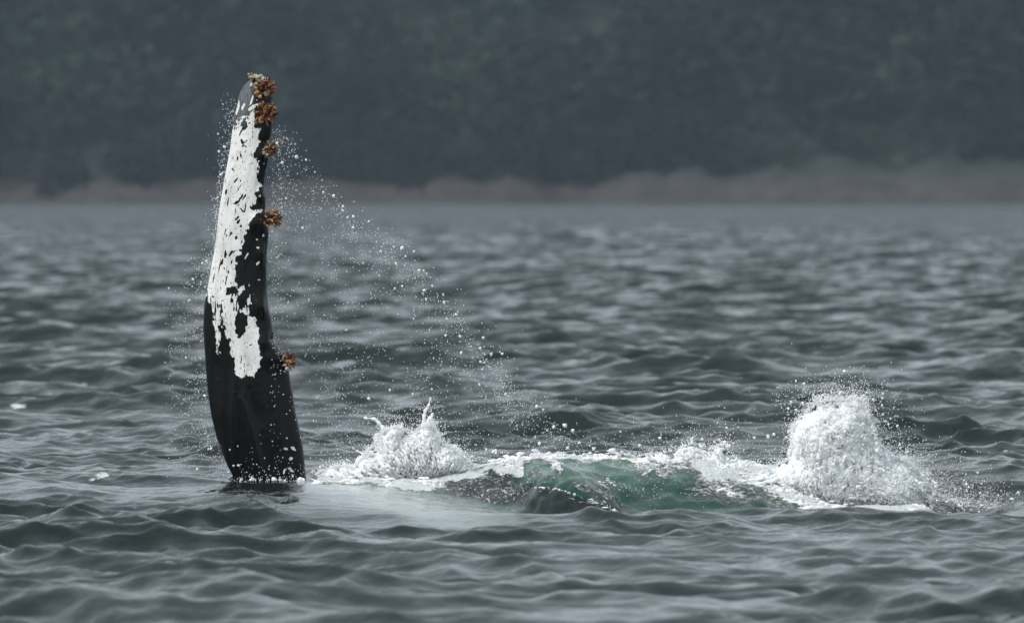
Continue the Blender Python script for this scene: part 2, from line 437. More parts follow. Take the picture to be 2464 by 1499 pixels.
def build_hill():
    m = N('hillside_ground')
    geo = m.n('ShaderNodeNewGeometry'); sp = m.n('ShaderNodeSeparateXYZ'); m.l(geo.outputs['Position'], sp.inputs[0])
    n = m.noise(m.coord((.25, .25, .6)), 1.0, 6, .65)
    n2 = m.noise(m.coord((.04, .04, .5)), 1.0, 4, .6)
    rock = m.mix(m.ramp(n, .3, .7), (.016, .013, .012), (.046, .038, .033))
    rock = m.mix(m.ramp(n2, .45, .7), rock, (.040, .040, .045))
    soil = m.mix(n, (.008, .012, .010), (.016, .022, .015))
    zz = m.math('ADD', sp.outputs['Z'], m.math('MULTIPLY', m.math('SUBTRACT', n, .5), 3.5))
    m.set(Base_Color=m.mix(m.ramp(zz, 2.9, 5.0), rock, soil), Roughness=.9, Normal=m.bump(n, .6))
    xs = np.concatenate([-np.geomspace(900, 125, 30), np.linspace(-122, 122, 200), np.geomspace(125, 900, 30)])
    ys = np.concatenate([np.linspace(1192, 1222, 70), np.geomspace(1223, 1560, 70)])
    X, Y = np.meshgrid(xs, ys)
    V = np.stack([X, Y, terrain_z(X, Y)], -1).reshape(-1, 3)
    link('hillside', mesh_np('hillside', V, grid_faces(*X.shape), m.m), kind='structure', label='hazy hillside with brown rocky shore behind the sea')
def build_forest():
    m = N('forest_leaves')
    t = m.attr('tint'); m.set(Base_Color=t.outputs['Vector'], Roughness=.8, Specular_IOR_Level=.2)
    arche = []
    for k in range(6):
        conifer = k < 3
        n = 95
        H = 1.0
        if conifer:
            h = rng.random(n) ** .8; rad = (1 - h) * .17 * (.75 + .25 * np.sin(h * 60)) * np.sqrt(rng.random(n)) + .004
            th = rng.random(n) * 2 * math.pi
            P = np.stack([rad * np.cos(th), rad * np.sin(th), .10 + .90 * h], -1)
            out = np.stack([np.cos(th), np.sin(th), -.35 + 0 * th], -1); L = .095 * (1.1 - h) + .02
        else:
            c = rng.normal(size=(9, 3)) * [.13, .13, .14] + [0, 0, .66]
            ii = rng.integers(0, 9, n); dd = rng.normal(size=(n, 3)); dd /= np.linalg.norm(dd, axis=1)[:, None]
            P = c[ii] + dd * (.10 + .05 * rng.random(n))[:, None]; out = dd; L = np.full(n, .08)
        side = np.cross(out, rng.normal(size=(n, 3))); side /= np.linalg.norm(side, axis=1)[:, None]
        L = L[:, None] if np.ndim(L) else L
        q = np.stack([P - side * L * .5, P + side * L * .5, P + out * L * 1.5 + side * L * .35, P + out * L * 1.4 - side * L * .35], 1)
        # trunk: a tapered 5-sided stem
        tr = []
        for a in range(5):
            a0, a1 = a * 2 * math.pi / 5, (a + 1) * 2 * math.pi / 5
            r0, r1 = .014, .004
            tr.append([[r0 * math.cos(a0), r0 * math.sin(a0), -.1], [r0 * math.cos(a1), r0 * math.sin(a1), -.1],
                       [r1 * math.cos(a1), r1 * math.sin(a1), .9], [r1 * math.cos(a0), r1 * math.sin(a0), .9]])
        arche.append((np.concatenate([q, np.array(tr)]), n))
    VV, TT = [], []
    for i in range(900):
        x = rng.uniform(-115, 115); y = 1208 + 80 * rng.random() ** 1.1 if i < 690 else rng.uniform(1206.5, 1213)
        big = fbm(x / 11, y / 26, 0, 2, 71)
        con = (big + rng.normal() * .18) < .10
        k = rng.integers(0, 3) if con else rng.integers(3, 6)
        q, n = arche[k]
        Hh = rng.uniform(10, 19) if con else rng.uniform(6, 12)
        if y < 1214: Hh *= .45
        a = rng.random() * 6.28; R = np.array([[math.cos(a), -math.sin(a), 0], [math.sin(a), math.cos(a), 0], [0, 0, 1]])
        sc = np.array([1.5, 1.5, 1]) if con else np.array([1.2, 1.2, 1])
        v = (q * sc * Hh) @ R.T + [x, y, float(terrain_z(np.array([x]), np.array([y]))[0])]
        base = np.array([.008, .011, .011]) if con else np.array([.017, .030, .018])
        base = base * .9 * rng.uniform(.8, 1.2) * (1 + rng.normal(size=3) * .06)
        tint = np.repeat((base[None] * rng.uniform(.85, 1.15, (len(q), 1)))[:, None, :], 4, 1)
        tint[n:] = (.03, .026, .022)
        VV.append(v.reshape(-1, 3)); TT.append(tint.reshape(-1, 3))
    V = np.concatenate(VV); T = np.concatenate(TT)
    me = mesh_np('forest', V, np.arange(len(V)).reshape(-1, 4), m.m, smooth=False, attrs={'tint': T})
    link('forest', me, kind='stuff', label='dark green wood covering the hazy hillside above the shore')
def build_haze():
    me = bpy.data.meshes.new('haze')
    x0, x1, y0, y1, z0, z1 = -1750, 1750, -40, 1700, -4.2, 85
    v = [(x, y, z) for x in (x0, x1) for y in (y0, y1) for z in (z0, z1)]
    me.from_pydata(v, [], [(0, 1, 3, 2), (4, 6, 7, 5), (0, 4, 5, 1), (2, 3, 7, 6), (0, 2, 6, 4), (1, 5, 7, 3)])
    m = bpy.data.materials.new('haze'); m.use_nodes = True; t = m.node_tree
    t.nodes.remove(t.nodes['Principled BSDF'])
    pv = t.nodes.new('ShaderNodeVolumePrincipled'); pv.inputs['Density'].default_value = 0.000095
    pv.inputs['Color'].default_value = (.64, .80, .96, 1)
    t.links.new(pv.outputs[0], t.nodes['Material Output'].inputs['Volume'])
    me.materials.append(m)
    link('haze', me, kind='stuff', label='thin blue grey haze hanging over the sea and the far shore')
build_hill(); build_forest(); build_haze()

# ------------------------------------------------------------------ the whale
def z1(x, y): return 700 + x / 2.498, 230 + y / 2.498      # three enlarged views the outline was measured in -> photo pixels
def z2(x, y): return 700 + x / 2.498, 700 + y / 2.498
def z3(x, y): return 700 + x / 2.498, 1250 + y / 2.498
LEFT = [z1(*p) for p in ((640, 118), (610, 140), (575, 165), (545, 195), (505, 240), (475, 300), (448, 400), (425, 500), (410, 600), (400, 700), (386, 800), (369, 900), (350, 1000), (330, 1100), (315, 1200))] + \
       [z2(*p) for p in ((300, 100), (285, 200), (272, 300), (262, 400), (250, 500), (236, 600), (215, 700), (198, 800), (182, 900), (160, 1000), (145, 1100), (139, 1200), (138, 1300))] + \
       [z3(*p) for p in ((143, 20), (150, 150), (160, 300), (172, 450), (190, 600), (212, 750), (238, 850), (262, 950), (287, 1000), (320, 1100), (360, 1200), (402, 1280), (432, 1340), (520, 1480), (640, 1650), (760, 1900))]
RIGHT = [z1(*p) for p in ((645, 118), (690, 135), (722, 165), (745, 200), (762, 250), (772, 300), (775, 360), (776, 450), (778, 550), (774, 620), (765, 690), (742, 740), (738, 790), (745, 850), (745, 890), (735, 950), (722, 1000), (708, 1080), (702, 1150), (712, 1200), (718, 1260), (716, 1350), (712, 1400))] + \
        [z2(*p) for p in ((722, 240), (742, 330), (746, 420), (738, 500), (730, 580), (725, 700), (726, 850), (728, 950), (735, 1020), (745, 1100), (762, 1180), (778, 1270), (792, 1340))] + \
        [z3(*p) for p in ((785, 30), (822, 85), (862, 140), (905, 215), (930, 290), (948, 400), (966, 500), (996, 700), (1030, 850), (1060, 1000), (1077, 1150), (1090, 1280), (1100, 1370), (1118, 1500), (1150, 1680), (1200, 1900))]
LEFT, RIGHT = np.array(LEFT), np.array(RIGHT)
FY = 80.0
def photo_at(x, y, Y): return at(spx(x), spx(y), Y)

WHITE = [z1(*p) for p in ((598, 448), (618, 500), (604, 540), (600, 600), (640, 618), (668, 622), (668, 660), (652, 690), (650, 760), (650, 790), (625, 815), (606, 862), (610, 890), (640, 900), (636, 935), (655, 955), (640, 1040), (645, 1100), (685, 1138), (695, 1160), (660, 1155), (655, 1190), (620, 1225), (626, 1252), (642, 1262), (630, 1300), (605, 1340), (580, 1378))] + \
        [z2(*p) for p in ((605, 206), (704, 192), (720, 212), (668, 226), (625, 240), (592, 285), (570, 330), (560, 365), (534, 392), (545, 410), (528, 440), (532, 500), (500, 545), (480, 600), (462, 655), (440, 740), (440, 840), (462, 890), (470, 930), (560, 880), (585, 960), (610, 1010), (590, 1100), (562, 1180), (600, 1180), (632, 1215), (630, 1265), (662, 1310), (668, 1370))] + \
        [z3(*p) for p in ((660, 20), (648, 60), (668, 100), (672, 200), (660, 280), (625, 340), (622, 385), (590, 370), (540, 350), (490, 390), (450, 355), (440, 300), (425, 210), (402, 190), (400, 90), (385, 10))] + \
        [z2(*p) for p in ((350, 1400), (330, 1330), (322, 1200), (305, 1080), (296, 1150), (290, 1300), (285, 1460))] + [z3(*p) for p in ((290, 200), (275, 130), (255, 10))] + \
        [z2(*p) for p in ((240, 1310), (228, 1180), (214, 1080), (175, 1010), (120, 1000), (100, 700), (150, 500), (200, 0))] + [z1(*p) for p in ((250, 900), (330, 660), (412, 622), (455, 560), (500, 510), (560, 500))]
DARK_ISLES = [[z2(*p) for p in ((440, 1165), (520, 1150), (560, 1200), (530, 1330), (460, 1398), (430, 1290))],
              [z1(*p) for p in ((500, 530), (550, 515), (540, 600), (515, 640), (505, 600), (470, 600))],
              [z2(*p) for p in ((365, 940), (400, 910), (452, 915), (475, 960), (400, 975), (375, 990), (335, 985))],
              [z2(*p) for p in ((478, 1000), (560, 900), (600, 940), (530, 1080), (470, 1170))]]
WHITE_ISLES = [[z1(*p) for p in ((565, 410), (600, 312), (606, 330), (585, 395))], [z1(*p) for p in ((556, 440), (600, 405), (672, 380), (678, 396), (625, 425), (560, 458))],
               [z1(*p) for p in ((490, 430), (520, 385), (528, 400), (500, 455))], [z1(*p) for p in ((438, 480), (470, 360), (474, 420), (446, 500))],
               [z1(*p) for p in ((656, 1242), (672, 1236), (674, 1252), (660, 1256))], [z3(*p) for p in ((935, 1130), (960, 1112), (972, 1130), (950, 1148))],
               [z2(*p) for p in ((632, 700), (660, 675), (664, 690), (640, 715))], [z2(*p) for p in ((635, 545), (660, 545), (655, 560), (640, 556))], [z2(*p) for p in ((630, 470), (650, 470), (645, 482), (634, 482))],
               [z2(*p) for p in ((640, 846), (672, 842), (665, 856), (645, 856))], [z2(*p) for p in ((520, 655), (548, 605), (565, 600), (535, 655))], [z2(*p) for p in ((690, 440), (704, 415), (706, 446), (694, 450))],
               [z3(*p) for p in ((890, 1030), (920, 1028), (930, 1048), (900, 1046))], [z3(*p) for p in ((955, 1020), (985, 1020), (1000, 1058), (970, 1048))],
               [z3(*p) for p in ((880, 1262), (893, 1226), (905, 1232), (892, 1272))], [z3(*p) for p in ((925, 1215), (950, 1210), (985, 1255), (950, 1245))]]
_sc = [(z1, 490, 715, 510, 770, 9), (z1, 505, 765, 565, 718, 4), (z1, 500, 795, 515, 770, 5), (z1, 515, 772, 540, 795, 4), (z1, 487, 850, 490, 890, 7), (z1, 462, 875, 452, 925, 5), (z1, 402, 985, 434, 1022, 5),
       (z1, 462, 1075, 420, 1130, 7), (z1, 420, 1130, 395, 1180, 3), (z1, 485, 1096, 485, 1112, 6), (z1, 492, 1138, 445, 1222, 3), (z1, 358, 1180, 345, 1235, 9), (z1, 512, 1220, 480, 1285, 6),
       (z1, 480, 1285, 425, 1325, 10), (z1, 546, 1225, 515, 1265, 6), (z1, 540, 1300, 522, 1405, 4), (z1, 475, 1350, 525, 1405, 6), (z1, 440, 1355, 442, 1408, 3), (z1, 375, 1260, 362, 1350, 4),
       (z2, 480, 255, 430, 300, 7), (z2, 485, 285, 452, 330, 9), (z2, 500, 345, 478, 360, 9), (z2, 352, 375, 338, 430, 3), (z2, 405, 395, 372, 460, 4), (z2, 445, 440, 445, 480, 11), (z2, 500, 480, 492, 520, 5),
       (z2, 470, 565, 400, 600, 3), (z2, 415, 570, 375, 640, 7), (z2, 348, 570, 342, 650, 10), (z2, 325, 650, 295, 720, 9), (z2, 300, 650, 275, 815, 4), (z2, 460, 620, 442, 690, 11), (z2, 410, 660, 395, 710, 6),
       (z2, 373, 755, 372, 800, 9), (z2, 365, 800, 342, 905, 6), (z2, 245, 790, 225, 880, 4), (z2, 405, 1010, 410, 1065, 11), (z2, 215, 995, 240, 1015, 6), (z2, 210, 1000, 207, 1100, 4), (z2, 255, 1100, 245, 1190, 7),
       (z2, 270, 1060, 275, 1115, 5), (z2, 300, 860, 300, 960, 3), (z2, 430, 1100, 425, 1140, 5), (z3, 570, 85, 600, 65, 7), (z3, 460, 0, 455, 15, 9), (z3, 500, 190, 490, 250, 5), (z3, 530, 215, 520, 285, 3), (z3, 545, 97, 552, 97, 4),
       (z1, 540, 560, 470, 690, 6), (z1, 520, 600, 515, 640, 6), (z1, 575, 560, 560, 580, 4), (z1, 440, 560, 425, 640, 3), (z1, 470, 570, 440, 640, 3)]
SCARS = [(*f(a, b), *f(c, d), w_ / 2.498) for f, a, b, c, d, w_ in _sc]

KNOBS = [(*z2(700, 590), 20, 30, .030), (*z2(705, 690), 20, 26, .018), (*z2(690, 1085), 28, 36, .045), (*z2(740, 1410), 34, 36, .050), (*z3(800, 190), 36, 34, .040),
         (*z2(660, 320), 30, 34, .030), (*z1(690, 1230), 14, 26, .028), (*z1(700, 860), 18, 26, .02)]
def fin_surface(s, y, front=True):
    """s 0..1 across (left to right), y photo pixel row -> photo x and depth offset"""
    l = np.interp(y, LEFT[:, 1], LEFT[:, 0]); r = np.interp(y, RIGHT[:, 1], RIGHT[:, 0])
    x = l + (r - l) * s
    wdt = (r - l) / 396.5
    T = .19 * wdt + .03 * sstep(275, 400, y)
    prof = (np.clip(s, 0, 1) ** .62) * (np.clip(1 - s, 0, 1) ** .42) * 1.75
    d = T * prof * (1.0 if front else -.8)
    if front:
        for kx, ky, sx, sy, a in KNOBS:
            d = d + 1.25 * a * np.exp(-((x - kx) / sx) ** 2 - ((y - ky) / sy) ** 2) * sstep(0, .08, 1 - s)
        # the finger bones under the skin: soft long ridges low on the fin
        low = sstep(1330, 1560, y)
        for (xa, ya, xb, yb, a, wd) in ((905, 1480, 985, 1790, .036, 16), (866, 1620, 884, 1800, .026, 15), (800, 1380, 850, 1760, .020, 15), (1030, 1480, 1075, 1780, .016, 18)):
            xc = np.interp(y, [ya, yb], [xa, xb]); d = d + low * a * np.exp(-((x - xc) / wd) ** 2)
        d = d + .004 * fbm(x / 30, y / 90, 0, 3, 91) * sstep(0, .1, s) * sstep(0, .1, 1 - s)
    curl = -.10 * (1 - s) ** 2 * wdt                  # trailing edge bends away from the camera
    return x, FY - d - curl
def build_whale():
    root = bpy.data.objects.new('whale', None); COL.objects.link(root)
    bx, bz = photo_at(900, 1790, FY); root.location = (float(bx), FY, 0)
    root['label'] = 'black and white whale raising its barnacled fin above the sea'; root['category'] = 'whale'
    off = np.array([float(bx), FY, 0])
    y0, y1 = LEFT[0, 1], LEFT[-1, 1]
    t = np.linspace(0, 1, 620)
    ys = np.where(t < .06, y0 + (t / .06) ** 2 * .03 * (y1 - y0), y0 + (.03 + (t - .06) / .94 * .97) * (y1 - y0))
    ang = np.linspace(0, math.pi, 140)
    sf = (1 - np.cos(ang)) / 2
    sb = (1 + np.cos(np.linspace(0, math.pi, 22)[1:-1])) / 2
    Yr = ys[:, None]
    xf, yf = fin_surface(sf[None, :], Yr, True)
    xb, yb = fin_surface(sb[None, :], Yr, False)
    PX = np.concatenate([xf, xb], 1); D = np.concatenate([yf, yb], 1); PY = np.repeat(Yr, PX.shape[1], 1)
    X, Z = photo_at(PX, PY, FY)
    X = X * 1.0; nr, nc = X.shape
    V = np.stack([X, D, Z], -1).reshape(-1, 3)
    F = grid_faces(nr, nc, wrap=True)
    # pigment
    fx, fy = PX.ravel(), PY.ravel()
    wob = 7 * fbm(fx / 11, fy / 16, 0, 4, 95)
    sd = poly_sd(fx + wob, fy, WHITE)
    wh = .5 + np.clip(sd / 16, -.5, .5)
    for isl in WHITE_ISLES: wh = np.maximum(wh, .5 + np.clip(poly_sd(fx, fy, isl) / 4 + .12, -.5, .5))
    for isl in DARK_ISLES: wh = np.minimum(wh, .5 - np.clip(poly_sd(fx + wob, fy, isl) / 7, -.5, .5))
    # brushed zone, where the pigment breaks into streaks
    br = np.exp(-(((fx - 905) / 58) ** 2) - ((fy - 1095) / 85) ** 2)
    st = fbm(fx / 5.5, fy / 30, 0, 3, 96)
    wh = wh - br * .95 * np.clip(st + .15, 0, 1) * 1.6
    el = np.exp(-(((fx - 800) / 45) ** 2) - ((fy - 1150) / 110) ** 2)
    wh = wh - el * .75 * np.clip(fbm(fx / 4.5, fy / 60, 0, 3, 98) - .05, 0, 1) * 1.6
    r2 = np.random.default_rng(5); sc = list(SCARS)
    for i in range(55):
        yy = r2.uniform(420, 1230); s_ = r2.uniform(.04, .62)
        l_ = np.interp(yy, LEFT[:, 1], LEFT[:, 0]); r_ = np.interp(yy, RIGHT[:, 1], RIGHT[:, 0])
        x_ = l_ + s_ * (r_ - l_); L_ = r2.uniform(3, 14); a_ = math.radians(r2.normal(100, 14))
        sc.append((x_, yy, x_ + L_ * math.cos(a_), yy + L_ * math.sin(a_), r2.uniform(.6, 1.4)))
    for (ax, ay, bx_, by, wd) in sc:
        j = np.where((abs(fy - (ay + by) / 2) < abs(by - ay) / 2 + 10))[0]
        dx, dy = bx_ - ax, by - ay
        tt = np.clip(((fx[j] - ax) * dx + (fy[j] - ay) * dy) / (dx * dx + dy * dy + 1e-9), 0, 1)
        dd = np.hypot(fx[j] - ax - tt * dx, fy[j] - ay - tt * dy)
        wd2 = wd * 1.25 * (1 - (2 * tt - 1) ** 2) ** .7 + 1.2 * noise(fx[j] / 6, fy[j] / 9, 0, 99)
        wh[j] = np.minimum(wh[j], .5 + np.clip((dd - wd2) / 4, -.5, .5))
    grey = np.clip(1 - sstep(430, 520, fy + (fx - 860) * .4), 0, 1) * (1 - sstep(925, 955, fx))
    # scattered pale scratches on the lower black skin
    # ---- the body under water, lofted along X, in the same mesh
    nb, na = 110, 60
    xs = np.linspace(-3.1, 5.2, nb); R = 1.38 * np.clip(1 - ((xs - 1.0) / 4.25) ** 2, 0.02, 1) ** .5
    th = np.linspace(0, 2 * math.pi, na, endpoint=False)
    XX = np.repeat(xs[:, None], na, 1); TH = np.repeat(th[None], nb, 0)
    lump = 0 * XX
    back = .80 * np.exp(-((XX - 2.78) / .38) ** 2 - ((TH - math.radians(84)) / .16) ** 2)
    RR = R[:, None] + lump + .10 * np.clip(lump, 0, 1) * fbm(XX * 7, TH * 11, 0, 3, 61) + back + .02 * fbm(XX * 3, TH * 4, 0, 3, 62)
    BV = np.stack([XX, 80.35 + np.cos(TH) * RR, -1.62 + np.sin(TH) * RR], -1).reshape(-1, 3)
    BF = grid_faces(nb, na, wrap=True) + len(V)
    nV = len(V)
    V = np.concatenate([V, BV]); F = np.concatenate([F, BF])
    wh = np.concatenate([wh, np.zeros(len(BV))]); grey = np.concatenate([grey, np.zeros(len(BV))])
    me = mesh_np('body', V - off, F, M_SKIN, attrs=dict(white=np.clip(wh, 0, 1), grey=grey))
    link('body', me, parent=root)
    return root, off

# barnacles: long fleshy ones and ridged shells; alike pieces share mesh data
def stalk_mesh(r, mat):
    n, k = 7, 7
    bend = r.normal(size=2) * .22
    V = []
    for i in range(n):
        t = i / (n - 1)
        rad = (.10 + .13 * math.sin(math.pi * min(1, t * .95 + .08)) ** 1.2 + .05 * (t > .6)) * (1 - .8 * (t > .98)) * (.9 + .2 * r.random())
        cx, cy = bend * t * t
        for j in range(k):
            a = j * 2 * math.pi / k; q = rad * (1 + .22 * (j % 2))
            V.append((cx + q * math.cos(a) * .62, cy + q * math.sin(a) * .62, t))
    V.append((bend[0], bend[1], 1.03))
    F = [list(f) for f in grid_faces(n, k, wrap=True)]
    me = bpy.data.meshes.new('barnacle')
    F += [[(n - 1) * k + j, (n - 1) * k + (j + 1) % k, n * k] for j in range(k)]
    me.from_pydata(V, [], F); me.materials.append(mat)
    return me
def shell_mesh(r, mat):
    k = 10; V = []
    prof = ((.5, 0), (.46, .22), (.34, .5), (.24, .62), (.17, .60), (.13, .36))
    for i, (rad, h) in enumerate(prof):
        for j in range(k):
            a = j * 2 * math.pi / k; q = rad * (1 + .16 * (j % 2) + .12 * r.normal())
            V.append((q * math.cos(a), q * math.sin(a), h * (1 + .08 * r.normal())))
    F = [list(f) for f in grid_faces(len(prof), k, wrap=True)] + [[(len(prof) - 1) * k + j for j in range(k)]]
    me = bpy.data.meshes.new('barnacle'); me.from_pydata(V, [], F); me.materials.append(mat)
    return me
MB = [mat_simple('barnacle_dark', (.022, .008, .006), (.075, .025, .015), 80, .3, .004),
      mat_simple('barnacle_rust', (.17, .060, .018), (.40, .17, .065), 80, .35, .004),
      mat_simple('barnacle_orange', (.30, .12, .035), (.55, .30, .12), 80, .4, .004),
      mat_simple('barnacle_tan', (.42, .30, .14), (.66, .55, .34), 70, .5, .005),
      mat_simple('barnacle_pale', (.45, .40, .33), (.75, .72, .64), 70, .5, .005)]
M_CRUST = mat_simple('barnacle_crust', (.008, .006, .006), (.03, .018, .014), 60, .45, .006)
def build_barnacles(root, off):
    r = np.random.default_rng(12)
    ST = [[stalk_mesh(r, m) for _ in range(4)] for m in MB[:4]]
    SH = [[shell_mesh(r, m) for _ in range(3)] for m in (MB[2], MB[3], MB[4])]
    # centre (photo px), spread (px), outward lean (x, y, z), stalks, shells [(dx, dy, size, colour)], label
    C = [((938, 286), (9, 7), (-.7, -.3, .5), 12, [(-6, 3, 15, 1), (6, 2, 14, 2), (14, -3, 13, 2)], 'dark', 11, 'small dark barnacle clump hanging over the left of the fin tip'),
         ((966, 292), (16, 9), (.2, -.5, .8), 10, [(-8, -4, 16, 2), (4, -6, 17, 2), (14, 2, 16, 2), (-2, 8, 14, 2), (22, 12, 15, 2), (10, 10, 13, 1)], 'dark', 11, 'pale shell barnacles capping the fin tip'),
         ((978, 330), (17, 17), (.55, -.7, .25), 115, [(-26, 0, 18, 1), (-22, 16, 20, 0), (12, 20, 22, 1), (22, 8, 15, 1), (-10, 30, 15, 1), (-24, -16, 14, 1)], 'mix', 34, 'broad barnacle clump of red brown stalks just under the fin tip'),
         ((982, 428), (17, 15), (.45, -.62, .62), 130, [(-8, 22, 20, 1), (8, 14, 18, 1), (-28, 28, 17, 0), (-24, -6, 15, 0)], 'mix', 40, 'largest barnacle clump with stalks fanned like a flower'),
         ((1000, 560), (12, 13), (.5, -.6, .45), 70, [(-18, 10, 14, 1), (-8, 16, 13, 2), (-20, -2, 11, 1)], 'mix', 24, 'small round barnacle clump third down the fin edge'),
         ((994, 816), (24, 15), (.75, -.5, .15), 110, [(-14, 12, 14, 1), (2, 22, 12, 0), (-34, -6, 12, 0)], 'red', 33, 'dark red barnacle clump jutting from the middle of the fin edge'),
         ((1066, 1340), (9, 20), (.85, -.4, .05), 55, [(-6, 16, 12, 1), (-10, -16, 11, 1), (2, 28, 15, 2)], 'rust', 30, 'lowest orange brown barnacle clump on the fin knob')]
    pal = {'dark': (0, 0, 0, 3), 'mix': (0, 0, 0, 1, 1, 1, 2), 'red': (0, 0, 0, 1, 1, 2), 'rust': (0, 0, 1, 1, 2)}
    pm = 396.5
    for ci, ((cx, cy), (sx, sy), lean, ns, shells, pl, Ls, lab) in enumerate(C):
        yy = float(cy); l_ = np.interp(yy, LEFT[:, 1], LEFT[:, 0]); r_ = np.interp(yy, RIGHT[:, 1], RIGHT[:, 0])
        s_ = np.clip((cx - l_) / max(r_ - l_, 1), .03, .97)
        _, Yc = fin_surface(np.array([s_]), np.array([yy])); Yc = float(Yc[0])
        Xc, Zc = [float(v) for v in photo_at(cx, cy, FY)]
        c = np.array([Xc, Yc + .02, Zc])
        # crust that carries the clump
        u = np.linspace(0, math.pi, 14); v = np.linspace(0, 2 * math.pi, 20, endpoint=False)
        U, W_ = np.meshgrid(u, v, indexing='ij')
        rr = 1 + .18 * fbm(np.cos(W_) * 2 + ci * 5, np.sin(W_) * 2, U * 1.5, 3, 77)
        P = np.stack([np.sin(U) * np.cos(W_) * (sx + 9) / pm * rr, np.sin(U) * np.sin(W_) * .055 * rr, np.cos(U) * (sy + 9) / pm * rr], -1).reshape(-1, 3)
        base = link('barnacle_clump', mesh_np('barnacle_clump', P, grid_faces(14, 20, wrap=True), M_CRUST), parent=root, label=lab)
        base.location = Vector(c - off)
        ln = np.array(lean) / np.linalg.norm(lean)
        for i in range(ns):
            g = r.normal(size=3) * .62; d = ln + g; d /= np.linalg.norm(d)
            if d[1] > .55: d[1] *= -1
            o = np.array([d[0] * sx / pm * .9, d[1] * .045, d[2] * sy / pm * .9]) + r.normal(size=3) * .006
            L = Ls / pm * r.uniform(.65, 1.15)
            ob = bpy.data.objects.new('barnacle', ST[int(r.choice(pal[pl]))][int(r.integers(4))]); COL.objects.link(ob); ob.parent = base
            ob.location = Vector(o); wd = L * r.uniform(.55, .9) if Ls > 15 else L * 1.0
            ob.scale = (wd, wd, L)
            ob.rotation_euler = (Vector(d).to_track_quat('Z', 'Y')).to_euler()
        for (dx, dy, size, k) in list(shells) + [(r.normal(-.4, .9) * sx, r.normal(.3, .9) * sy, r.uniform(5, 9), int(r.integers(3))) for _ in range(10)]:
            d = np.array([dx / 60 * .8 + r.normal() * .15, -.8, -dy / 60 * .6 + .1 + r.normal() * .15]); d /= np.linalg.norm(d)
            ob = bpy.data.objects.new('barnacle', SH[k][int(r.integers(3))]); COL.objects.link(ob); ob.parent = base
            ob.location = Vector((dx / pm, -.045 - .02 * r.random(), -dy / pm)); q = size / pm * 1.0
            ob.scale = (q, q * .9, q * r.uniform(.7, 1.3)); ob.rotation_euler = Vector(d).to_track_quat('Z', 'Y').to_euler()
whale, W_OFF = build_whale()
build_barnacles(whale, W_OFF)

# ------------------------------------------------------------------ white water
def fluid(name, P, R, voxel, label):
    """spheres melted together into one fluid skin"""
    me = bpy.data.meshes.new(name + '_points')
    me.vertices.add(len(P)); me.vertices.foreach_set('co', np.asarray(P, np.float32).ravel())
    a = me.attributes.new('rad', 'FLOAT', 'POINT'); a.data.foreach_set('value', np.asarray(R, np.float32))
    o = bpy.data.objects.new(name, me); COL.objects.link(o)
    g = bpy.data.node_groups.new('fluid_skin', 'GeometryNodeTree')
    g.interface.new_socket('Geometry', in_out='INPUT', socket_type='NodeSocketGeometry')
    g.interface.new_socket('Geometry', in_out='OUTPUT', socket_type='NodeSocketGeometry')
    n = g.nodes; gi, go = n.new('NodeGroupInput'), n.new('NodeGroupOutput')
    na = n.new('GeometryNodeInputNamedAttribute'); na.data_type = 'FLOAT'; na.inputs['Name'].default_value = 'rad'
    mp = n.new('GeometryNodeMeshToPoints'); pv = n.new('GeometryNodePointsToVolume'); vm = n.new('GeometryNodeVolumeToMesh')
    pv.resolution_mode = 'VOXEL_SIZE'; pv.inputs['Voxel Size'].default_value = voxel
    g.links.new(gi.outputs[0], mp.inputs['Mesh']); g.links.new(na.outputs['Attribute'], mp.inputs['Radius'])
    g.links.new(mp.outputs[0], pv.inputs['Points']); g.links.new(na.outputs['Attribute'], pv.inputs['Radius'])
    g.links.new(pv.outputs[0], vm.inputs['Volume']); vm.inputs['Threshold'].default_value = .1
    g.links.new(vm.outputs[0], go.inputs[0])
    md = o.modifiers.new('skin', 'NODES'); md.node_group = g
    dg = bpy.context.evaluated_depsgraph_get()
    new = bpy.data.meshes.new_from_object(o.evaluated_get(dg))
    o.modifiers.clear(); o.data = new; new.name = name
    new.materials.clear(); new.materials.append(M_FOAM)
    new.polygons.foreach_set('use_smooth', np.ones(len(new.polygons), dtype=bool))
    o['kind'] = 'stuff'; o['label'] = label
    print(name, len(new.vertices))
    return o
